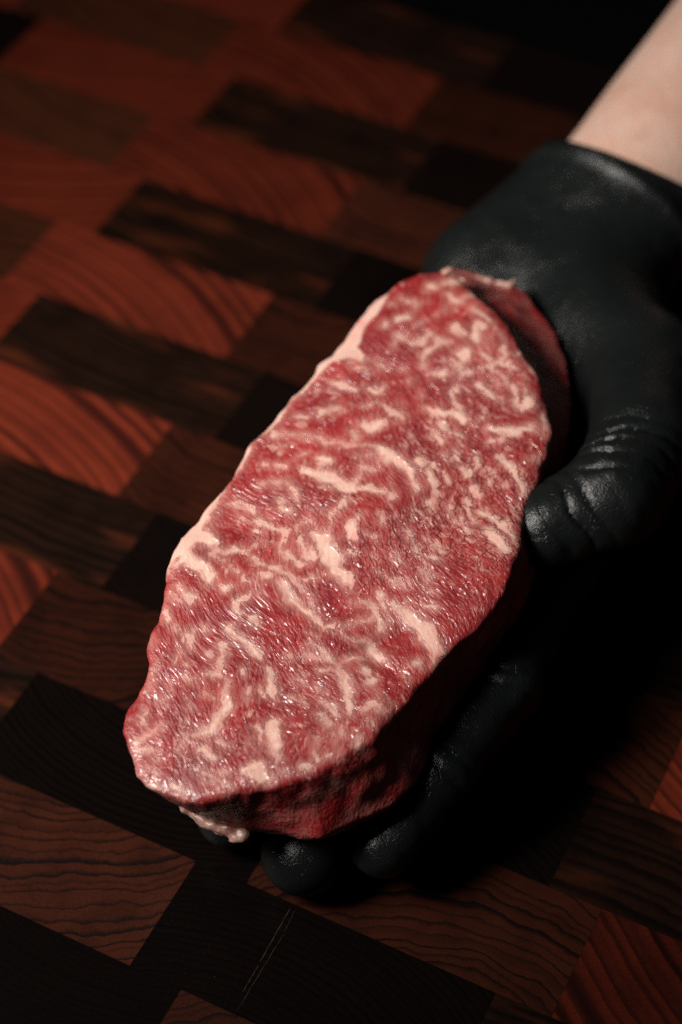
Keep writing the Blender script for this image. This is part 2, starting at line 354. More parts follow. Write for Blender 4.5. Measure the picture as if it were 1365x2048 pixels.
VEINS = """75.6,11.7,2.9 76.6,9.7,3.1|84.2,13.7,1.1 82.5,9.9,1.7 83.4,8.2,1.9 81,7.7,1.3|90.3,5.3,2 90.6,4,1.9|92.5,1.2,2.4 93.7,-0.8,3.1 93.7,-2.3,2.4|87.4,-1,2.6 85.7,-4.4,3.1|67.9,11.1,2 66.7,7.8,1.8|66.1,6.2,1.6 68.2,3.3,1.9 70.6,1.3,1.5|69.8,-6,1.9 68.9,-1.7,2.5 65.9,0.6,2.4 61.9,1.5,2.3 58.2,0.7,2|75.1,-5.6,2.5 73.3,-8.6,3.3|65.6,-8.7,3.3 67.8,-10.1,3.3 63.5,-12.1,2.5|55.9,-1.6,2 55.9,-6,2.4 57.4,-6.1,1.9|59.2,-14.1,3.3 57.7,-11.8,2.8 53.4,-11.7,2.3 49.4,-10.3,2.2 45.7,-12.6,2.4 42.7,-15.4,3.2|41.7,-3,2.7 40.9,-7.5,4.4 42.1,-12.6,4.4 40.9,-15.8,3.9|75.2,-13,4.2 71.4,-13.4,3.6|62.4,-7.2,1.9 58.8,-10.2,2.5|81.1,16.2,1.4 81.1,15.8,1.4|55.7,14,1.6 55.6,13.4,1.6|56.1,7.1,2 55.5,6.6,2|52,3.4,1.7 51.3,3.2,1.4|71.3,16,1 72.3,15.7,1.1|46.2,14.5,2 45,11.6,2.2 47.6,10,1.5|38.7,14.5,2 41.3,11.5,2.8 40.1,8.3,3.2 38.6,5,2.8 38.5,1.4,2.4|42.5,4.1,1.8 41.2,3.4,1.7|45.2,27.1,1.6 45.3,22.7,2.2 45.2,19,1.6|34.6,26.6,1.9 36.1,22.2,1.9|32.8,14.5,1.6 33.6,8.9,1.8|47.8,-1.1,1.4 45.9,-2.8,1.4|74,5.8,0.9 76.4,4,0.8|78.6,0.8,1 81.6,-1.6,1.1|62.9,12.1,0.7 66.3,10,0.8|55.6,23.4,0.9 56.3,18,1.1|52.8,20.9,0.8 53.3,16.5,0.9|73.3,-12.8,3.7 77,-12.1,4.2 77,-14.3,3.3|83.4,-10,2.5 81.7,-13.3,2.5 79.8,-15.9,2|71.6,-14.3,2.4 68,-15.4,2.4 65.6,-17.4,2.1|70.4,-21.5,2.5 65,-23.3,2.4 62.6,-25.3,2.4 62.3,-28.2,1.8|69.6,-26.8,2.8 71.7,-27.5,2.9|63.9,-20.3,2.1 60.9,-22,2.2 58.8,-25,2.4 56.9,-27.1,2.4 53,-28.6,2 49.3,-30.4,1.8|55.2,-17.3,2.5 52.5,-20.1,2.9 49.6,-23.5,2.2|52.6,-33,2 50.1,-34.2,2.6 47.7,-31.8,2.4 49.8,-28.5,2|47.8,-38.2,2.2 45,-39.8,2.2|61.6,-16.7,1.8 64.4,-20.5,2.1 64.6,-23.4,1.9|88.1,-6.4,1.7 90.2,-9,1.9 88.3,-14.2,1.5|88.2,-2.2,2.2 84.8,-2.6,2.3|75.4,-20.2,1.6 72.9,-22.1,1.7|65.8,-31.2,1.6 63.1,-33.9,1.6|56.8,-20.6,1.1 54,-24.8,1.1|57.6,-30.3,1.4 54.6,-31.6,1.1|73.1,-16.6,1.2 69.6,-18,1|67.6,-9.2,2.4 64.1,-10.7,2.4 60.2,-10.4,2|23.4,37.8,1.3 23.7,32.1,2 24.4,27.2,2 23.8,21.6,1.9 23.7,16.2,2 24,10.9,1.9 23.9,7.3,1.8|23.4,5.7,3.6 21.8,2.6,4.1|10.7,26.5,2.6 11.3,21.7,4.3 10.7,16.5,4.9 8.2,12.4,5.1 6.9,10.3,4.3|6.9,10.3,3.1 12.3,9.8,2.3 16.9,8.8,2.4 16.6,6.2,1.9|6.9,10.3,2.8 8.5,5.3,2.6 8.6,0.8,2.2|4.2,11,2.6 -0.2,13.1,2.6 -4.4,14.5,2.7 -8.5,13.8,2.7 -11.4,12,3|-10.6,17.5,2.9 -13.1,14,4.8 -16.2,11.2,5.8 -17.7,9.4,5.4|17,22.1,3.1 16.6,20.1,3.3|31.8,14.6,3.2 31.1,11.5,3.7 34.5,8.7,3.2|-0.7,30.6,2.2 -3.5,27.8,3.5 -5.2,25.9,2.2|5.9,30.3,1.7 3.9,27.6,1.9 1.2,26.2,1.6|3.3,37.8,1.7 5.3,34.8,2 5.4,32.3,1.8|-8.7,35.6,1.7 -9.9,31.4,2.4 -10.7,27.6,2.1 -10.5,24.9,1.7|-11,25.1,1.9 -14.5,25.6,1.7 -18.4,24.2,2 -20.7,22.5,2|-9.5,22.3,1.9 -7.1,20.8,2.2 -7.3,19.7,1.6|-12.6,20.8,1.3 -16.7,18.7,1.3 -19.2,16,1.3|-13.8,33.5,2.1 -13.5,32.2,2.1|22.9,37.7,2.2 23.6,35.7,2.2|19,35.2,1.4 20,32.6,1.2|31.3,34.1,1.8 31.5,31.2,1.8|-4.5,7.5,2.7 -8,6.3,3.1 -9.8,5.1,2.2|-1.8,6.7,1.6 -2.9,6.1,1.5|-5.1,44.4,1.4 -4.6,40.3,1.6 -6,37,1.1|11.1,34.5,1.3 11.8,31.5,1.6|28.7,16,1.4 25.7,13.4,1.5|36,24.3,2.1 36.2,21.5,2.4|-21.5,39.8,1.9 -20,34.9,2.2|34.2,26.1,1.6 32.2,27,1.4|19.9,13.1,1 20.6,8.2,1.1|17.1,27.5,0.9 15.2,29.9,0.9|11.2,38.2,1.6 11.1,37.4,1.5|-0.7,0.3,1.5 -2.6,-0.8,1.3|-3.1,20.1,0.9 -2.2,16.1,1.1|-8.5,40.2,1.3 -8.7,39.1,1.3|22.3,2.7,4.6 20.9,-1.1,3.9 18.6,-4.5,3.2 14.3,-6.9,2.4 12.1,-8.8,2.1|40.9,-3.8,3.1 41.2,-9.1,4.4 41.9,-14.4,3.9|37.4,-10.3,2.8 36.2,-11.3,2|37.7,6.4,2.8 37.3,1.9,2.2|37.9,-24.9,3.9 38,-29.5,4.9 39.5,-33.8,4.8 41,-36.7,3.6|33.1,-25.5,2.4 35.1,-28.6,3.1|43.1,-36.1,2.1 43,-36.7,2.1|46.9,-38.5,2.5 42.6,-40,2.6 40,-40.5,2.2|29,-29.2,2.9 25.8,-32.6,3.3 22.5,-35.7,3.4 19.6,-38,3.5 17.6,-38.8,2.6|26.5,-21.9,2.4 24.2,-23.8,2.6|21.7,-6.6,2.8 21,-7.5,2.9|21.4,-11,2.5 16.9,-10.9,2.8 13.2,-13.5,2.7 10.4,-14.8,1.9|32.9,-8.8,1.7 30.8,-11.4,1.9|22.1,-20,1.8 19.4,-22,1.7|8.7,-16.6,2.2 6.3,-19.2,2.6|7.8,-27.9,2.6 6.9,-31.5,3.7 5.1,-34.6,4.3 2.7,-37.2,3.2 -0.6,-39.2,2.2|1.8,-31.5,3.3 -1,-33.8,4.3 -3.7,-36.4,3.3|8.2,-12.5,2 5.8,-13.4,2.1|29.3,-38.3,1.7 30.7,-40.5,1.9|-4.2,-8.6,2.2 -7.3,-11.4,2.3|-6.1,-17,1.8 -8.2,-20.6,1.6|7.4,-1.4,2 7.3,-2.1,1.8|3.6,-9.3,1.7 3,-10.5,1.5|50.6,-32.4,2.1 49.2,-34.4,2|41.4,-18.1,2 41.6,-20.9,2.4|28.7,-15.8,1.5 26,-17.8,1.5|10.5,-22.8,1.9 7.1,-24.6,1.9 3.4,-27.4,1.6|18.8,-15.1,1.3 14.9,-17.3,1.4|35.5,-14.3,1.6 34.3,-16.7,1.6|23.9,-26,1.9 21.9,-29.2,2.1 17.4,-28.3,2.3|15.4,-23.5,1.7 12.6,-26.2,1.7|22.1,-31.9,1.2 17.4,-32.2,1.1|2.8,-22.7,1.3 -0.6,-26.2,1.3|26.2,-12.7,1.2 23.7,-15.4,1|-17.7,53.3,7.3 -17.7,48,7 -19.7,45.6,4.5|-24.9,53.6,4.7 -26.7,50.6,4 -29,53.4,3.2|-28.1,49.2,3.8 -28.5,45.9,4.3 -30.5,43.6,3.8 -33.6,42.7,2.2|-22.3,43.8,2.2 -21.6,39.1,2.2 -22,33.7,1.9 -23.4,28.8,1.8 -24.9,24.3,2 -25.7,20.6,2 -28.8,16.6,1.7 -31.9,14.1,1.3|-13.5,25.6,2.1 -17.1,24.6,2.2 -19.4,22.2,2.6 -21,18.3,1.7|-33.2,38.6,2.5 -33.7,37.8,2.6|-36.3,51.2,1.6 -38.2,48.6,2.2 -40.2,46.6,1.9|-40.1,51.8,1.4 -41.1,48.8,1.4|-28.5,22.3,2.5 -30.6,20.7,2.7 -33.3,18.6,2.9 -35,15.4,2.7 -35.5,12.3,2.5|-27.6,29.1,2 -27.5,26.7,2.2|-30.1,33.6,1.4 -30.6,32.4,1.4|-41.3,27,1.6 -43.7,25.3,1.6|-46.5,32.4,2.2 -48.7,29.8,2.6 -50.7,26.8,2.7 -52.8,23.9,3 -53.5,22,2.2|-49.7,42.8,1.9 -52.7,42.2,2.1 -54.8,41.3,1.8|-57,44,1.4 -60.9,44.2,1.4|-47.8,39.7,1.4 -48.8,39.1,1.6|-52.6,33.1,1.9 -56.2,32,1.8 -60.3,31.5,2.1|-62.2,33,2.4 -62.3,31.6,2.5|-56.2,36.1,1.9 -56.9,35.2,1.8|-58.5,25.3,1.4 -60.3,24.5,1.6|-56.7,19.1,1.4 -59.3,17,1.6|-51,14.6,2.3 -51,13.4,2.3|-45.1,52.4,1.5 -47.6,51,1.2|-49.8,48.4,0.9 -50.4,47.9,0.9|-55.2,53.1,1.4 -55.8,52.4,1.4|-60.6,40.9,1.4 -61.3,40.5,1.2|-64.8,39.3,1.9 -65.8,38.7,1.9|-62.1,49.3,1 -64.9,49.4,0.9|-13.5,35,2 -13.7,32.2,2.5|-25.9,37.9,1.5 -28,36.3,1.5|-23.7,44.5,1.6 -24.7,41.7,1.8|-37,32.7,0.9 -34.8,30.2,1.1|-15.9,26.7,0.7 -16.2,33.6,0.9|-17.8,29.7,0.8 -18,34.5,0.9|-50.8,44.5,1.1 -53.2,44.5,1.1|-39,32.8,1.8 -40.5,30.7,1.4|-26.9,18.9,0.9 -29.9,16,0.9|-11.4,14.6,5.1 -17,11.4,5.4 -21.6,8.2,4.7 -23.6,4.6,5.2 -25.8,3.4,3.2|-7.1,13.9,2.2 -10.3,13.1,2.5|-15,17.5,1.5 -17.6,16.1,1.7|-28.2,17.2,1.8 -30.5,15.2,1.8 -34.3,12.2,1.6|-35,15.4,2.2 -36.3,12.3,2.5 -38.6,10,2.2 -40,7.3,2.8 -38.9,4.5,2.9|-26.2,15.6,1.6 -24.5,13.7,1.9|-30.3,0.2,1.8 -29.8,-2.4,2 -30.3,-5.2,2.5 -33.2,-6.6,2.9 -36.8,-8.1,2.9|-39.5,1.7,1.9 -37.4,1.2,1.6 -35.4,-2.4,1.4 -34.2,-5.5,1.6|-40.1,0.9,1.6 -41.4,-1.8,2.1 -42.3,-4.7,1.8|-26.3,-5,1.3 -29,-7.6,1.4 -33.1,-10.3,1.1|-27.8,-9.4,1.6 -29.8,-12.9,2.7 -32.1,-16.5,4.1 -34.4,-20.3,4.8 -36.8,-23.5,5 -40.3,-25.3,4.3 -43.8,-25.4,2.1|-46.2,10.4,1.5 -46.9,6.6,1.8 -49.1,3,2.2 -50.4,-0,2.4|-50.4,-0,2.4 -47.5,-2.6,2.3 -47.2,-5.6,2.1|-50.4,-0,2.4 -53.5,-1.5,2.2 -57.1,-3.4,2.3|-50.4,-0,1.7 -52.9,2.7,1.6 -54,4.1,1.4|-42,-6,2.1 -45.1,-7.8,2.9 -46.5,-11.8,2.5|-45.3,-20.4,2 -45.3,-21.3,1.7|-54.1,-8.9,2.4 -53.3,-10.7,2.4|-4.8,-9.2,2.2 -8.6,-12.5,2.8|-5.3,-14.2,1.5 -7.5,-17.4,1.7 -8.4,-20.7,1.5|-16.7,-17,2 -17.7,-17.9,2.1|-10.2,-16.6,1.3 -11.6,-19.3,1.4|-5.6,7.6,3 -9.6,6.7,2.7|-50.5,-6.9,1.4 -51.3,-7.6,1.4|-42.7,10.7,1.5 -43.7,8.1,1.4|-50.5,-18.6,1.3 -51,-19.1,1.2|-21.2,-18.4,1.5 -21.4,-19.5,1.4|-14.9,6,1.9 -15.7,4.1,1.7|-14.1,0.7,1.5 -15.2,-1.6,1.5|-19.3,-1.9,1.3 -19.7,-5.4,1.3|-12.2,-5.7,1.6 -14.4,-9,1.4|-21.1,-8.5,1.3 -21.5,-12,1.3|-49.5,9.6,1.4 -49.4,5.9,1.3|-26.3,-13.8,1.1 -26.4,-15.2,1.1|-27.4,-19.8,1.6 -26.7,-21,1.2|-7.5,3,1.5 -9.3,-0.2,1.5|-87.4,47.8,1.9 -84.4,45.7,1.9 -82.2,42.7,1.7 -80.5,41.9,1.2|-89.5,47.1,1.8 -88.7,43.7,1.9 -87.3,40.9,1.7|-63.6,28.9,2.1 -67.8,27.3,3 -71.1,27.1,3.5 -74.3,28.1,2.6 -78.1,28.4,2.1 -80.8,30.2,2.1 -82,32.5,1.6|-82.9,34.6,1.2 -86.7,35.1,1.2|-65.2,39.5,1.8 -65.7,38.3,2.1|-72.5,44.4,1.4 -72.5,43.7,1.4|-77.6,48.5,1.4 -80.6,47.2,1.2|-68.8,48.5,1.3 -70.3,48.4,1.3|-64.7,22.2,1.6 -68,21.9,1.6|-88.2,16.6,2.5 -86.5,14.2,3.8 -89.6,12,3.9|-91.8,27.7,2.1 -92.5,24.2,2.2|-94.4,20.4,1.5 -93.9,19.6,1.5|-90.3,39.9,1.3 -91.3,39.5,1.4|-91.7,47.4,1.3 -96.3,44,1.4 -98.1,40.8,1.3 -98.6,36.7,1.1|-97,33,2.1 -97.3,31,2|-63.6,34.2,1.4 -63,33.1,1.4|-75.5,17.2,1.7 -79.1,15.2,1.6|-79.8,18.3,1.3 -82.2,16,1.3|-85.7,29.5,1.2 -86.7,25.9,1.4|-73.3,36.4,0.8 -74.2,35.5,0.9|-67.8,44.1,1 -68.8,43.5,1|-79.7,31.9,0.9 -78.1,29.7,0.8|-81.6,26,0.8 -82.4,23.2,0.7|-92.7,42.5,0.8 -94.2,39.4,0.8|-90.4,21.6,1.4 -92.4,22.3,1.1|-68.9,33.7,1 -69.8,31.1,1|-63.9,18.7,1 -65.5,17.3,1|-60,16.8,1.9 -64.1,14.7,2.1|-73.8,13.1,4.2 -78.2,11.2,3.3 -82.4,10.4,2.5 -83.9,9,2.1|-55.2,-2.6,2.1 -58.2,-4.3,3.3 -62,-5.9,2.1 -66.2,-7.3,1.2|-54.5,-10.4,2 -54.6,-8.4,2.1|-60.9,-12.2,1.7 -63.4,-11.2,1.7|-60.9,-12.2,1.7 -62.8,-15.3,1.5|-66.7,-12.8,1 -67.7,-13.4,0.9|-59.1,3.7,1.5 -59.8,2.9,1.6|-67,1.1,1.8 -70,-1.7,2.1|-73.9,0.6,1.5 -78.3,-0.9,1.6 -81.3,-2.3,1.4|-79,-4.3,1.5 -78.4,-5.1,1.5|-72.5,-10.5,1.6 -74.2,-10.7,1.7|-63.9,-0.8,2.1 -66.5,-2.8,2.3|-71.4,-5.3,0.8 -73,-6.5,0.8|-86.5,6.1,1.2 -86.1,5.2,1.1|-89.6,10.4,1.6 -89.1,9.6,1.6|-58.7,7.8,1.2 -58.2,10.6,1.2|-64,9.4,1 -65.7,5.3,1.2|-62.7,2.1,1.3 -63.8,0.5,1.4|-58.5,-15.9,0.9 -60.5,-17.1,0.8|-56.7,-12.2,0.9 -59.1,-13.5,0.8|-84,1.6,1 -83.1,-0.5,0.8|-73.7,-4.9,0.7 -77,-6.7,0.6"""
FAT_INNER = """93.5,16.2 88.3,17.4 81.7,17.9 75.8,19.0 71.6,20.7 65.6,22.1 60.7,21.9 57.9,18.2 56.1,18.9 56.3,23.4 53.7,27.8 51.3,29.2 44.4,31.1 37.5,34.7 31.1,36.6 27.5,38.0 22.4,40.5 18.8,42.1 14.2,42.9 8.3,43.6 2.9,45.1 -1.4,45.2 -5.4,46.5 -9.0,46.3 -13.8,47.2 -17.1,45.8 -20.8,46.7 -21.8,44.5 -23.0,48.3 -26.0,51.9 -28.7,53.8 -33.0,53.6 -36.1,59.3 -9.2,67.6 22.4,53.7 65.5,41.7 101.2,26.2"""
ZONES = [(19, -25, 17, 1), (2, -24, 14, 0.8), (57, -22, 14, 0.8), (37, -9, 11, 0.5), (6, 18, 14, 0.5), (41, 13, 10, 0.6), (-68, 1, 14, 0.25), (-63, 14, 10, 0.1), (-88, 39, 10, 0.3), (-87, 23, 10, 0.1), (-75, 30, 14, -0.4), (-15, -3, 13, 0.6), (-16, 35, 13, 0.5), (30, 39, 10, 0.4), (-0, -35, 10, 0.8), (73, 16, 13, -1), (55, 23, 6, -0.4), (-49, 33, 11, -0.6), (-26, -23, 11, -0.8), (-41, -18, 10, -0.7), (-55, -11, 8, -0.5), (23, 32, 8, -0.3), (23, 15, 8, -0.4), (-39, 43, 8, -0.5), (-45, 22, 8, -0.5), (-31, 8, 6, -0.7)]

# ------------------------------------------------------------------ steak
S_O = np.array([11.756, 386.420, 68.5]); S_U = np.array([0.24141324, 0.96265217, 0.12255791])
S_V = np.array([-0.96996438, 0.24324699, 0.0]); S_N = np.array([-0.02981184, -0.11887681, 0.99246136])
pts2 = lambda s: np.array([[float(x) for x in q.split(',')] for q in s.split()])

def poly_sd(P, X, Y):
    """signed distance (inside < 0) from grid points to the closed outline P"""
    d = np.full(X.shape, 1e9); inside = np.zeros(X.shape, bool)
    for i in range(len(P)):
        a, b = P[i], P[(i + 1) % len(P)]
        e = b - a
        t = np.clip(((X - a[0]) * e[0] + (Y - a[1]) * e[1]) / (e @ e), 0, 1)
        d = np.minimum(d, (X - a[0] - t * e[0]) ** 2 + (Y - a[1] - t * e[1]) ** 2)
        c = ((a[1] > Y) != (b[1] > Y)) & (X < (b[0] - a[0]) * (Y - a[1]) / (b[1] - a[1] + 1e-12) + a[0])
        inside ^= c
    d = np.sqrt(d)
    return np.where(inside, -d, d)

def seg_field(x, y, strokes):
    """largest (half width - distance) over all strokes; > 0 inside a stroke"""
    best = np.full(x.shape, -99.0)
    for st in strokes:
        for i in range(len(st) - 1):
            a, b = st[i], st[i + 1]
            ex, ey = b[0] - a[0], b[1] - a[1]
            t = np.clip(((x - a[0]) * ex + (y - a[1]) * ey) / (ex * ex + ey * ey + 1e-9), 0, 1)
            d = np.hypot(x - a[0] - t * ex, y - a[1] - t * ey)
            best = np.maximum(best, (a[2] + (b[2] - a[2]) * t) / 2 - d)
    return best

TOPP, FLP = pts2(STEAK_TOP), pts2(STEAK_FLANGE)
h = 0.75
THICK, FL_D = 33.0, 20.0
gx = np.arange(-108, 124, h); gy = np.arange(-56, 64, h); gz = np.arange(-38, 6, h)
X2, Y2 = np.meshgrid(gx, gy, indexing='ij')
d_top, d_fl = poly_sd(TOPP, X2, Y2), poly_sd(FLP, X2, Y2)
P2 = np.stack([X2, Y2, np.zeros_like(X2)], -1)
ragged = 0.75 * vnoise(P2, 7.0, 1) + 0.35 * vnoise(P2, 2.6, 2) + 0.25 * vnoise(P2, 1.3, 3)
# relief of the cut face: slow swells, a shallow crease where two muscles meet, fibres
relief = 0.9 * vnoise(P2, 38.0, 4) + 0.45 * vnoise(P2, 13.0, 5) + 0.20 * vnoise(P2, 4.5, 6)
VE = [[tuple(float(x) for x in q.split(',')) for q in s.split()] for s in VEINS.split('|')]
crease = seg_field(X2, Y2, [[(-36, -14, 3), (-44, -6, 4), (-50, 2, 4), (-52, 10, 2)], [(-50, -16, 2), (-46, -6, 3)], [(60, -37, 3), (48, -39, 3)]])
relief -= 1.1 * np.clip((crease + 3.5) / 5.0, 0, 1) ** 2
wallx = np.clip(-d_top / 5.0, 0, 1)
relief -= 0.7 * (1 - wallx) ** 2
F3 = np.empty((len(gx), len(gy), len(gz)), np.float32)
for k, z in enumerate(gz):
    farw = np.clip((X2 - 20) / 30, 0, 1)
    s0 = np.clip((-z - 4.0) / (FL_D - 4.0), 0, 1) ** 1.4; s1 = np.clip(-z / FL_D, 0, 1) ** 1.15
    s = s0 * farw + s1 * (1 - farw)
    d = d_top * (1 - s) + d_fl * s
    if z < -FL_D:
        d = d + 9.0 * ((-z - FL_D) / (THICK - FL_D)) ** 2
    Pz = P2.copy(); Pz[..., 2] = z
    d = d + ragged * 0.85 * np.exp(z / 5.0 if z < 0 else 0.0) + 0.5 * vnoise(Pz * np.array([1, 1, 1.3]), 5.0, 10) * np.clip(-z / 5, 0, 1) + 0.9 * vnoise(Pz, 11.0, 7) * np.clip(-z / 8, 0, 1) + 0.3 * vnoise(Pz, 3.5, 8) - 0.7
    top = z - relief
    bot = -z - THICK
    F3[:, :, k] = smax(smax(d, top, 1.5), bot, 8.0)
sv, sq = surface_nets(F3, (gx[0], gy[0], gz[0]), h)
del F3
sv = smooth_mesh(sv, sq, 1, 0.35)
wv = (S_O + sv[:, :1] * S_U + sv[:, 1:2] * S_V + sv[:, 2:3] * S_N) * MM
# fat: hand-followed seams (mm on the cut face), edges frayed by noise
fray = np.stack([vnoise(sv, 8.0, 25), vnoise(sv, 8.0, 26)], -1) * 0.6 + np.stack([vnoise(sv, 3.2, 21), vnoise(sv, 3.2, 22)], -1) * 0.8 + np.stack([vnoise(sv, 1.3, 23), vnoise(sv, 1.3, 24)], -1) * 0.45
vein = seg_field(sv[:, 0] + fray[:, 0], sv[:, 1] + fray[:, 1], VE) - 0.05 + 0.6 * vnoise(sv, 6.5, 27) + 0.45 * vnoise(sv, 2.8, 28)
wall = np.clip(-(sv[:, 2] + 2.0) / 3.0, 0, 1)
# the seams do not run straight down the cut sides: there the fat is loose blotches
blot = 1.6 * vnoise(sv * np.array([1, 1, 1.6]), 7.0, 31) + 0.9 * vnoise(sv, 3.0, 32) - 1.5
vein = vein * (1 - wall) + blot * wall
fat_line = pts2(FAT_INNER)
dfat = poly_sd(fat_line, sv[:, 0] + fray[:, 0] * 0.6, sv[:, 1] + fray[:, 1] * 0.6)
edge_fat = -dfat
strip = np.clip((sv[:, 0] - 40) / 14, 0, 1)
vein = np.maximum(vein, np.clip((edge_fat - 0.9 * (1 - strip)) * (1.0 + 2.0 * strip) - 0.4 + (1 - strip) * 1.2 * vnoise(sv, 5.0, 33), -9, 4))

# small blood spots on the fat
for bx, by, bw in [(8.6, 25.6, 1.7), (4.5, 9.4, 2.2), (6.7, 7.8, 1.0), (39.2, -34.9, 1.0), (10.5, -18.9, 2.2), (60.1, 3.7, 0.8)]:
    vein -= 5.0 * np.exp(-((sv[:, 0] - bx) ** 2 + (sv[:, 1] - by) ** 2) / (bw * 0.6) ** 2)
zone = np.zeros(len(sv))
for zx, zy, zr, za in ZONES:
    zone += za * np.exp(-((sv[:, 0] - zx) ** 2 + (sv[:, 1] - zy) ** 2) / zr ** 2)
zone = np.clip(zone, -1, 1.2) * (1 - wall) - 1.1 * wall

def meat_material():
    t = NT("raw_marbled_beef")
    vat = t.n('ShaderNodeAttribute', attribute_name='vein').outputs['Fac']
    pos = t.n('ShaderNodeAttribute', attribute_name='plane').outputs['Vector']     # mm in the steak's own frame
    edg = t.n('ShaderNodeAttribute', attribute_name='edge').outputs['Fac']
    # fibre frame: the muscle grain swings along the steak
    rot = t.n('ShaderNodeVectorRotate', rotation_type='Z_AXIS')
    wrp = t.vmath('MULTIPLY', t.vmath('SUBTRACT', t.noise(pos, 0.022, 1.0, 0.5, 0.0, True), (0.5, 0.5, 0.5)), (34, 34, 6))
    t.set(rot.inputs['Vector'], t.vmath('ADD', pos, wrp))
    sep = t.n('ShaderNodeSeparateXYZ', inp={0: pos})
    sw = t.math('SUBTRACT', t.noise(pos, 0.018, 1.0, 0.5), 0.5)
    rot.inputs['Angle'].default_value = -0.65
    fp = rot.outputs[0]
    n_big = t.noise(pos, 0.055, 2.0, 0.5)
    fine = t.noise(t.mapping(fp, (0.20, 0.36, 0.3)), 1.0, 4.0, 0.58, 0.35)
    mid = t.noise(t.mapping(fp, (0.52, 1.05, 0.8)), 1.0, 3.0, 0.58, 0.5)
    tiny = t.noise(t.mapping(fp, (1.8, 2.8, 2.2)), 1.0, 3.0, 0.65)
    c0 = lambda x, k: t.math('MULTIPLY', t.math('SUBTRACT', x, 0.5), k)
    zon = t.n('ShaderNodeAttribute', attribute_name='zone').outputs['Fac']
    # seams of fat: frayed where lean fibres reach in, some of them thin and pink
    ed = t.math('ADD', vat, t.math('ADD', c0(fine, 1.8), t.math('ADD', c0(mid, 2.6), c0(tiny, 0.7))))
    seam = t.ss(ed, -0.45, 0.55)
    faint = t.ss(t.noise(pos, 0.11, 3.0, 0.6), 0.36, 0.62, 0.42, 0.88)
    faint = t.math('MAXIMUM', faint, t.ss(vat, 0.3, 1.5, 0.35, 1.0))
    seam = t.math('MULTIPLY', seam, faint)
    halo = t.ss(ed, -3.0, 0.4, 0.0, 0.26)
    # fine marbling flecks between the seams, denser in some zones
    fl = t.math('ADD', t.math('ADD', fine, t.math('MULTIPLY', zon, 0.095)), t.math('ADD', c0(n_big, 0.12), t.math('ADD', c0(mid, 0.55), c0(tiny, 0.10))))
    fleck = t.ss(fl, 0.575, 0.72, 0.0, 0.50)
    mist = t.ss(t.math('ADD', t.math('ADD', mid, c0(tiny, 0.3)), t.math('MULTIPLY', zon, 0.10)), 0.44, 0.82, 0.0, 0.20)
    fatf = t.math('MAXIMUM', t.math('MAXIMUM', seam, fleck), t.math('MAXIMUM', halo, mist))
    # thin dark clefts between fibre bundles where the marbling is dense
    clf = t.n('ShaderNodeTexVoronoi', feature='DISTANCE_TO_EDGE')
    t.set(clf.inputs['Vector'], t.vmath('ADD', t.mapping(fp, (0.16, 0.34, 0.3)), t.vmath('MULTIPLY', t.noise(pos, 0.35, 2.0, 0.5, 0.0, True), (1.1, 1.1, 1.1))))
    clf.inputs['Scale'].default_value = 1.0
    cleft = t.math('MULTIPLY', t.ss(clf.outputs['Distance'], 0.01, 0.085, 1.0, 0.0), t.ss(t.math('ADD', zon, c0(mid, 2.0)), 0.1, 0.7))
    cleft = t.math('MULTIPLY', cleft, t.ss(vat, 0.2, 1.2, 1.0, 0.0))
    fatf = t.math('MULTIPLY', fatf, t.math('SUBTRACT', 1.0, t.math('MULTIPLY', cleft, 0.85)))
    red = t.mix(t.ss(n_big, 0.3, 0.7), srgb(150, 42, 41), srgb(124, 25, 29))
    red = t.mix(t.ss(fine, 0.30, 0.5, 0.5, 0.0), red, srgb(106, 16, 25))
    strk = t.noise(t.mapping(fp, (0.14, 0.70, 0.5)), 1.0, 3.0, 0.55, 0.8)
    red = t.mix(t.ss(strk, 0.30, 0.5, 0.45, 0.0), red, srgb(104, 18, 24))
    red = t.mix(t.ss(strk, 0.52, 0.74, 0.0, 0.22), red, srgb(180, 74, 70))
    fatc = t.mix(t.ss(mid, 0.3, 0.7), srgb(216, 182, 165), srgb(202, 154, 140))
    fatc = t.mix(edg, fatc, srgb(198, 160, 146))
    blush = t.ss(t.noise(pos, 0.10, 2.0, 0.5), 0.56, 0.74, 0.0, 0.5)
    fatc = t.mix(blush, fatc, srgb(216, 132, 124))
    wl = t.n('ShaderNodeAttribute', attribute_name='wall').outputs['Fac']
    red = t.mix(t.math('MULTIPLY', wl, 0.7), red, srgb(150, 26, 30))
    col = t.mix(fatf, red, fatc)
    t.set(t.b.inputs['Base Color'], col)
    t.set(t.b.inputs['Roughness'], t.ss(mid, 0.3, 0.7, 0.38, 0.55))
    t.b.inputs['Specular IOR Level'].default_value = 0.5
    t.b.inputs['Subsurface Weight'].default_value = 0.22
    t.b.inputs['Subsurface Radius'].default_value = (1.0, 0.16, 0.10)
    t.b.inputs['Subsurface Scale'].default_value = 0.0035
    t.b.inputs['Coat Weight'].default_value = 0.7
    t.b.inputs['Coat Roughness'].default_value = 0.22
    # relief: crinkled fibre bundles stand between the smoother fat; the wet film catches light on the small ridges
    fib = t.noise(t.mapping(fp, (0.26, 0.70, 0.6)), 1.0, 3.0, 0.55, 0.9)
    crin = t.n('ShaderNodeTexVoronoi', feature='SMOOTH_F1')
    wob = t.vmath('ADD', t.mapping(fp, (0.55, 1.0, 0.8)), t.vmath('MULTIPLY', t.noise(pos, 0.6, 2.0, 0.5, 0.0, True), (1.6, 1.6, 1.6)))
    t.set(crin.inputs['Vector'], wob); crin.inputs['Scale'].default_value = 1.0
    lean = t.math('SUBTRACT', 1.0, t.math('MULTIPLY', seam, 0.88))
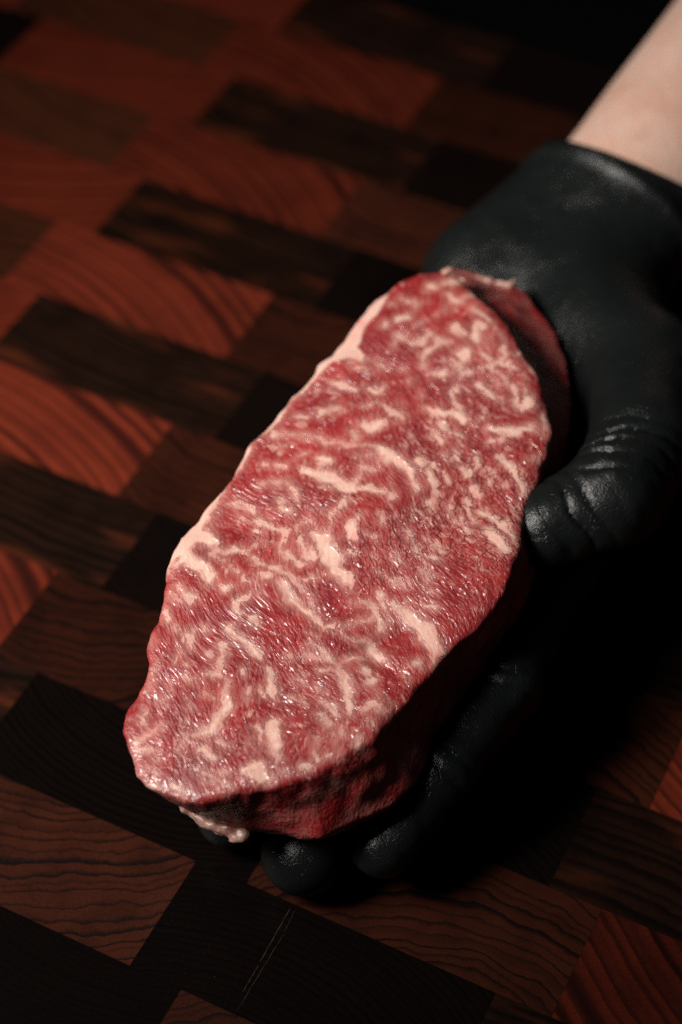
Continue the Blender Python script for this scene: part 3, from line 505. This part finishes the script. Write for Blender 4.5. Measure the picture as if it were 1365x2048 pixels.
    hg = t.math('ADD', t.math('ADD', t.math('MULTIPLY', fib, 0.65), t.math('MULTIPLY', strk, 0.12)), t.math('ADD', t.math('MULTIPLY', crin.outputs['Distance'], -0.35), t.math('MULTIPLY', tiny, 0.06)))
    hg = t.math('ADD', t.math('MULTIPLY', hg, lean), t.math('SUBTRACT', t.math('MULTIPLY', seam, 0.35), t.math('MULTIPLY', cleft, 0.35)))
    t.set(t.b.inputs['Normal'], t.bump(hg, 1.0, 0.0007))
    # the wet film bridges the finest crinkles and breaks into small glints along the fibre ridges
    film = t.noise(t.mapping(fp, (0.20, 0.42, 0.4)), 1.0, 1.0, 0.4, 1.2)
    film2 = t.noise(t.mapping(fp, (0.6, 1.3, 1.0)), 1.0, 1.0, 0.4, 0.6)
    wet = t.math('ADD', film, t.math('MULTIPLY', film2, 0.10))
    wet = t.math('MULTIPLY', wet, t.ss(t.noise(pos, 0.07, 2.0, 0.5), 0.40, 0.66, 0.35, 1.0))
    wet = t.math('MULTIPLY', wet, t.math('SUBTRACT', 1.0, t.math('MULTIPLY', seam, 0.85)))
    t.set(t.b.inputs['Coat Normal'], t.bump(wet, 1.0, 0.0016))
    return t.m
MEAT = meat_material()
steak = empty("steak", tuple(S_O * MM))
tag(steak, "thick raw marbled beef steak, red with white fat, lying on the gloved hand", "steak")
org = S_O * MM
is_fat = (edge_fat[sq].mean(1) > 0.0)
def sub_mesh(name, sel):
    q = sq[sel]
    ids, inv = np.unique(q, return_inverse=True)
    o = mesh_obj(name, (wv[ids] - org).tolist(), inv.reshape(-1, 4).tolist(), MEAT, steak)
    add_attr(o, "vein", vein[ids]); add_vattr(o, "plane", sv[ids]); add_attr(o, "zone", zone[ids]); add_attr(o, "wall", wall[ids]); add_attr(o, "edge", np.clip(edge_fat[ids] * 0.6 * (0.35 + 0.65 * strip[ids]), 0, 1))
    return o
meat = sub_mesh("meat", ~is_fat)
fat_cap = sub_mesh("fat_cap", is_fat)
fat_cap["label"] = "strip of cream fat along the steak's left edge"

# ------------------------------------------------------------------ gloved hand and forearm
h = 1.0
hx = np.arange(-60, 190, h); hy = np.arange(285, 660, h); hz = np.arange(-2, 125, h)
def hand_field(p):
    rc = lambda a, b, r1, r2: round_cone(p, a, b, r1, r2)
    # fingers: knuckle, middle joint, end joint, tip
    index = smin(smin(rc((64, 398, 26), (47.8, 352.4, 34.0), 13, 11.5), rc((47.8, 352.4, 34.0), (28.8, 325.0, 29.0), 11.2, 10.3), 3),
                 rc((28.8, 325.0, 29.0), (12.0, 306.2, 19.5), 10.3, 9.6), 3)
    middle = smin(smin(rc((46.3, 410.5, 20), (22, 352, 18), 13, 12), rc((22, 352, 18), (1.1, 321.5, 14.5), 12, 11.5), 3),
                  rc((1.1, 321.5, 14.5), (-10.5, 306.8, 13.6), 11.6, 12.0), 3)
    ring = smin(rc((27, 426, 19), (-3.4, 363.6, 17), 13, 11.5), rc((-3.4, 363.6, 17), (-31.5, 321.5, 12.5), 11.5, 10.5), 3)
    pinky = smin(rc((8.6, 443.8, 19), (-19, 390.7, 16), 12, 10), rc((-19, 390.7, 16), (-36, 358, 13), 10, 9), 3)
    # palm
    palm = rc((92, 487, 40), (64, 400, 24), 21, 14)
    palm = smin(palm, rc((80, 508, 36), (46, 412, 20), 20, 14), 10)
    palm = smin(palm, rc((66, 520, 35), (27, 427, 19), 19, 14), 10)
    palm = smin(palm, rc((54, 525, 36), (9, 445, 19), 18, 13), 10)
    # thumb: base, knuckle, joint, tip
    thumb = smin(rc((97.6, 465.8, 50.0), (92.8, 423.6, 61.0), 20, 16), rc((92.8, 423.6, 61.0), (81.0, 399.3, 62.0), 16.2, 15.4), 4)
    thumb = smin(thumb, rc((81.0, 399.3, 62.0), (61.5, 391.3, 58.0), 14.4, 13.4), 4)
    thumb = smin(thumb, rc((86.9, 486.6, 45.0), (97.6, 465.8, 50.0), 22, 20), 6)
    web = rc((90, 440, 38), (70, 402, 28), 13, 11)
    wrist = smin(rc((84, 512, 40), (103.0, 554.1, 45.0), 25, 30), rc((50, 527, 37), (89.0, 558.1, 42.0), 21, 28), 12)
    cuff = rc((103.0, 554.1, 45.0), (171.1, 638.0, 74.0), 33.4, 36)
    f = smin(palm, thumb, 9)
    f = smin(f, web, 9)
    f = smin(f, wrist, 14)
    f = smin(f, cuff, 10)
    fingers = smin(smin(index, middle, 1.0), smin(ring, pinky, 1.0), 1.0)
    f = smin(f, fingers, 5)
    return f
# evaluate on a coarse lattice first, then only near the surface at full resolution
ST = 5
cgx, cgy, cgz = hx[::ST], hy[::ST], hz[::ST]
cf = hand_field(np.stack(np.meshgrid(cgx, cgy, cgz, indexing='ij'), -1).astype(np.float32))
hf = np.repeat(np.repeat(np.repeat(cf, ST, 0), ST, 1), ST, 2)[:len(hx), :len(hy), :len(hz)].astype(np.float32)
near = np.abs(hf) < 13
ni = np.argwhere(near)
NP = np.stack([hx[ni[:, 0]], hy[ni[:, 1]], hz[ni[:, 2]]], -1).astype(np.float32)
fine_f = hand_field(NP)
disp = 0.5 * vnoise(NP, 16, 41) + 0.22 * vnoise(NP, 6, 42) + 0.10 * vnoise(NP, 2.5, 43)
# folds of the rubber across the bent thumb
def folds(p, c, ax, wl, reach, rad, amp, seed):
    ax = np.array(ax, float); ax /= np.linalg.norm(ax)
    q = p - np.array(c)
    s = q @ ax + 3.6 * vnoise(p, 12, seed) + 3.0 * vnoise(p, 22, seed + 3) + 0.8 * vnoise(p, 5, seed + 1)
    rr = np.linalg.norm(q, axis=-1)
    m = np.exp(-(s / reach) ** 2) * np.exp(-(rr / rad) ** 2) * np.clip(0.8 + 0.9 * vnoise(p, 11, seed + 2), 0.2, 1.5)
    w_ = np.abs(((s / wl) % 1.0) * 2 - 1)          # 0 at groove centre
    return amp * m * (0.2 - np.exp(-(w_ / 0.24) ** 2))
disp -= folds(NP, (88.5, 403.9, 75), (0.35, 1, -0.1), 7.0, 15, 28, 2.6, 51)
disp -= folds(NP, (71.7, 386.0, 74), (1, 0.6, 0), 6.5, 9, 20, 1.8, 52)
disp -= folds(NP, (28.6, 323, 40), (0.6, 0.8, 0.1), 6.5, 5, 16, 1.3, 53)
disp -= folds(NP, (14, 309, 28), (0.5, 0.85, 0.1), 8, 3.2, 12, 1.8, 54)
disp -= folds(NP, (47.8, 349, 46), (0.4, 0.9, 0.0), 6.5, 9, 18, 1.0, 55)
# cuff: raised fold where the sleeve of the glove begins
CUFF_O = (103.0, 554.1, 45.0)
AX = np.array([0.6085, 0.7501, 0.2592])
sa_ = (NP - np.array((103.0, 554.1, 45.0))) @ AX
disp -= 1.3 * np.exp(-((sa_ + 9 + 2.0 * vnoise(NP, 25, 44)) / 2.6) ** 2)
disp += 0.8 * np.exp(-((sa_ + 2) / 4.0) ** 2)
disp -= 1.0 * np.clip((sa_ - 2) / 14.0, 0, 1.2)
fine_f = fine_f + disp
# the glove stops at the cuff
CN = np.array([0.4051, 0.6456, 0.6473]); CP = np.array((95.0, 545.0, 75.6))
cut = NP @ CN.astype(np.float32) - float(CP @ CN) + 0.9 * vnoise(NP, 22, 45)
fine_f = fine_f - 0.7 * np.exp(-((cut + 1.4) / 1.0) ** 2)
fine_f = smax(fine_f, cut, 0.6)
fine_f = smax(fine_f, 0.4 - NP[:, 2], 1.5)
hf[near] = fine_f
far_cut = (hx[:, None, None] * CN[0] + hy[None, :, None] * CN[1] + hz[None, None, :] * CN[2]) - float(CP @ CN)
glove_f = np.where(near, hf, np.maximum(hf, far_cut)).astype(np.float32)
gv, gq = surface_nets(glove_f, (hx[0], hy[0], hz[0]), h)
gv = smooth_mesh(gv, gq, 1, 0.3)
def arm_field(p):
    return smin(round_cone(p, (84, 512, 40), (103.0, 554.1, 45.0), 22, 28.0), round_cone(p, (103.0, 554.1, 45.0), (194.3, 666.6, 83.9), 32.6, 40), 8)
AXg = np.arange(40, 270, 2.0); AYg = np.arange(470, 710, 2.0); AZg = np.arange(-10, 150, 2.0)
AP = np.stack(np.meshgrid(AXg, AYg, AZg, indexing='ij'), -1).astype(np.float32)
af = arm_field(AP) + 0.5 * vnoise(AP, 30, 61)
av, aq = surface_nets(af, (AXg[0], AYg[0], AZg[0]), 2.0)
av = smooth_mesh(av, aq, 3, 0.5)

def skin_material():
    t = NT("pale_skin")
    p = t.n('ShaderNodeTexCoord').outputs['Object']
    n1 = t.noise(p, 45.0, 3.0, 0.55); n2 = t.noise(p, 320.0, 3.0, 0.6)
    c = t.mix(t.ss(n1, 0.35, 0.7), srgb(194, 162, 146), srgb(184, 146, 129))
    c = t.mix(t.ss(n2, 0.5, 0.7, 0.0, 0.25), c, srgb(166, 118, 102))
    t.set(t.b.inputs['Base Color'], c)
    t.b.inputs['Roughness'].default_value = 0.5
    t.b.inputs['Subsurface Weight'].default_value = 0.25
    t.b.inputs['Subsurface Radius'].default_value = (1.0, 0.35, 0.2)
    t.b.inputs['Subsurface Scale'].default_value = 0.004
    vo = t.n('ShaderNodeTexVoronoi', feature='DISTANCE_TO_EDGE'); t.set(vo.inputs['Vector'], p); vo.inputs['Scale'].default_value = 900.0
    hgt = t.math('ADD', t.math('MULTIPLY', vo.outputs['Distance'], 0.5), n2)
    t.set(t.b.inputs['Normal'], t.bump(hgt, 0.5, 0.0004))
    return t.m

def glove_material():
    t = NT("black_nitrile_rubber")
    p = t.n('ShaderNodeTexCoord').outputs['Object']
    n1 = t.noise(p, 55.0, 3.0, 0.6); n2 = t.noise(p, 1500.0, 2.0, 0.6); n3 = t.noise(p, 260.0, 3.0, 0.65, 0.6)
    n4 = t.noise(p, 2600.0, 2.0, 0.6)
    dust = t.math('MULTIPLY', t.ss(n2, 0.60, 0.78), t.ss(n1, 0.45, 0.7))
    c = t.mix(t.math('MULTIPLY', dust, 0.30), rgb(0.0058, 0.0072, 0.0070), rgb(0.024, 0.026, 0.024))
    t.set(t.b.inputs['Base Color'], c)
    t.set(t.b.inputs['Roughness'], t.ss(n1, 0.3, 0.7, 0.25, 0.36))
    t.b.inputs['Specular IOR Level'].default_value = 0.27
    cr = t.math('ABSOLUTE', t.math('SUBTRACT', t.noise(p, 150.0, 3.0, 0.55, 1.0), 0.5))
    n3 = t.math('ADD', n3, t.math('MULTIPLY', t.ss(cr, 0.0, 0.03), 0.30))
    hg = t.math('ADD', t.math('ADD', t.math('MULTIPLY', n2, 0.55), t.math('MULTIPLY', n4, 0.2)), t.math('MULTIPLY', n3, 0.5))
    t.set(t.b.inputs['Normal'], t.bump(hg, 0.8, 0.0004))
    return t.m
person = mesh_obj("person", (av * MM).tolist(), aq.tolist(), skin_material())
tag(person, "bare pale forearm reaching in from the upper right, its hand in a black glove", "person")
GLOVE = glove_material()
sleeve = ((gv[gq].mean(1) - np.array(CUFF_O)) @ AX) > -9.0
def glove_piece(name, sel, parent):
    ids, inv = np.unique(gq[sel], return_inverse=True)
    return mesh_obj(name, (gv[ids] * MM).tolist(), inv.reshape(-1, 4).tolist(), GLOVE, parent)
glove = glove_piece("glove", ~sleeve, person)
cuff_part = glove_piece("cuff", sleeve, glove)
glove["label"] = "black rubber glove with palm up and thumb against the steak"
del hf, near, cut, glove_f, NP, fine_f

# ------------------------------------------------------------------ loose fat on the steak, knife marks on the board
def blob(name, chain, parent, origin, mat, step=0.4, rough=0.6, seed=71):
    P = np.array([c[:3] for c in chain]); pad = max(c[3] for c in chain) + 1.5
    lo, hi = P.min(0) - pad, P.max(0) + pad
    g = [np.arange(lo[i], hi[i], step) for i in range(3)]
    Q = np.stack(np.meshgrid(*g, indexing='ij'), -1).astype(np.float32)
    f = None
    for a, b in zip(chain[:-1], chain[1:]):
        d = round_cone(Q, a[:3], b[:3], a[3], b[3])
        f = d if f is None else smin(f, d, 0.8)
    f = f + rough * vnoise(Q, 2.2, seed) + rough * 0.5 * vnoise(Q, 0.9, seed + 1)
    v, q = surface_nets(f, lo, step)
    o = mesh_obj(name, (v * MM - np.array(origin)).tolist(), q.tolist(), mat, parent)
    return o
def fat_material():
    t = NT("loose_white_fat")
    p = t.n('ShaderNodeTexCoord').outputs['Object']
    n1 = t.noise(p, 220.0, 3.0, 0.6); n2 = t.noise(p, 900.0, 2.0, 0.6)
    c = t.mix(t.ss(n1, 0.4, 0.65), srgb(170, 134, 120), srgb(128, 84, 76))
    t.set(t.b.inputs['Base Color'], c)
    t.b.inputs['Roughness'].default_value = 0.38
    t.b.inputs['Subsurface Weight'].default_value = 0.25
    t.b.inputs['Subsurface Radius'].default_value = (1.0, 0.5, 0.35)
    t.b.inputs['Subsurface Scale'].default_value = 0.002
    t.set(t.b.inputs['Normal'], t.bump(t.math('ADD', n1, t.math('MULTIPLY', n2, 0.4)), 0.5, 0.0006))
    return t.m
FAT = fat_material()
flap = blob("fat_flap", [(-47.5, 312.3, 38, 1.1), (-42.2, 307.5, 36.6, 1.6), (-38, 304.3, 36.0, 1.8), (-33.8, 301.9, 35.6, 1.9), (-29.8, 300.2, 35.4, 2.1), (-27.2, 299.7, 35.2, 2.1), (-28.4, 298.4, 34.8, 1.4)], steak, org, FAT)
flap["label"] = "pale loose flap of fat hanging from the steak's near corner"
blob("fat_scrap", [(30.6, 481.5, 77.3, 0.7), (33.1, 482.0, 77.9, 1.0), (35.0, 482.8, 78.6, 1.2), (36.2, 481.4, 77.6, 0.8), (39, 480.2, 77.0, 0.6)], steak, org, FAT, seed=73)
blob("fat_scrap", [(42.4, 497.2, 63.2, 0.8), (49.7, 495.0, 63.3, 1.0), (55.4, 493.2, 63.3, 1.0), (56.6, 494.4, 64.2, 0.6)], steak, org, FAT, seed=75)
for i, (a, r) in enumerate((((18.6, 475.8, 76.2), 1.5), ((-3.4, 445.2, 71.8), 1.1), ((-25.6, 415.4, 67.6), 1.2))):
    blob("fat_scrap", [(*a, r), (a[0] + 1.2, a[1] + 1.1, a[2] + 0.5, r * 0.8)], steak, org, FAT, seed=77 + i)

def scratch_material():
    t = NT("raw_wood_scratch")
    t.b.inputs['Base Color'].default_value = srgb(54, 40, 32)
    t.b.inputs['Roughness'].default_value = 0.7
    return t.m
SCR = scratch_material()
blk = BOARD_BLOCKS[(-1, 2)]
bpy.context.view_layer.update()
binv = blk.matrix_world.inverted()
for a, b, w in (((-14.5, 297.5), (-22.8, 280.1), 0.06), ((-23.1, 279.3), (-27.3, 270.8), 0.05), ((-13.2, 296.9), (-16.1, 289.6), 0.03), ((-16.3, 289.1), (-28.5, 265.5), 0.04)):
    a, b = Vector(a), Vector(b)
    d = (b - a); nrm = Vector((-d.y, d.x)).normalized()
    vs, fs = [], []
    N = 14
    for i in range(N + 1):
        c = a + d * (i / N) + nrm * 0.06 * math.sin(i * 1.7)
        ww = w * (0.35 + 0.65 * abs(math.sin(i * 2.3 + w * 40))) * (0.3 if i in (0, N) else 1)
        for s, zz in ((-1, 0.012), (1, 0.012)):
            q = c + nrm * ww * s
            vs.append(tuple(binv @ Vector((q.x * MM, q.y * MM, zz * MM))))
        if i: fs.append([2 * i - 2, 2 * i - 1, 2 * i + 1, 2 * i])
    mesh_obj("scratch", vs, fs, SCR, blk, smooth=False)
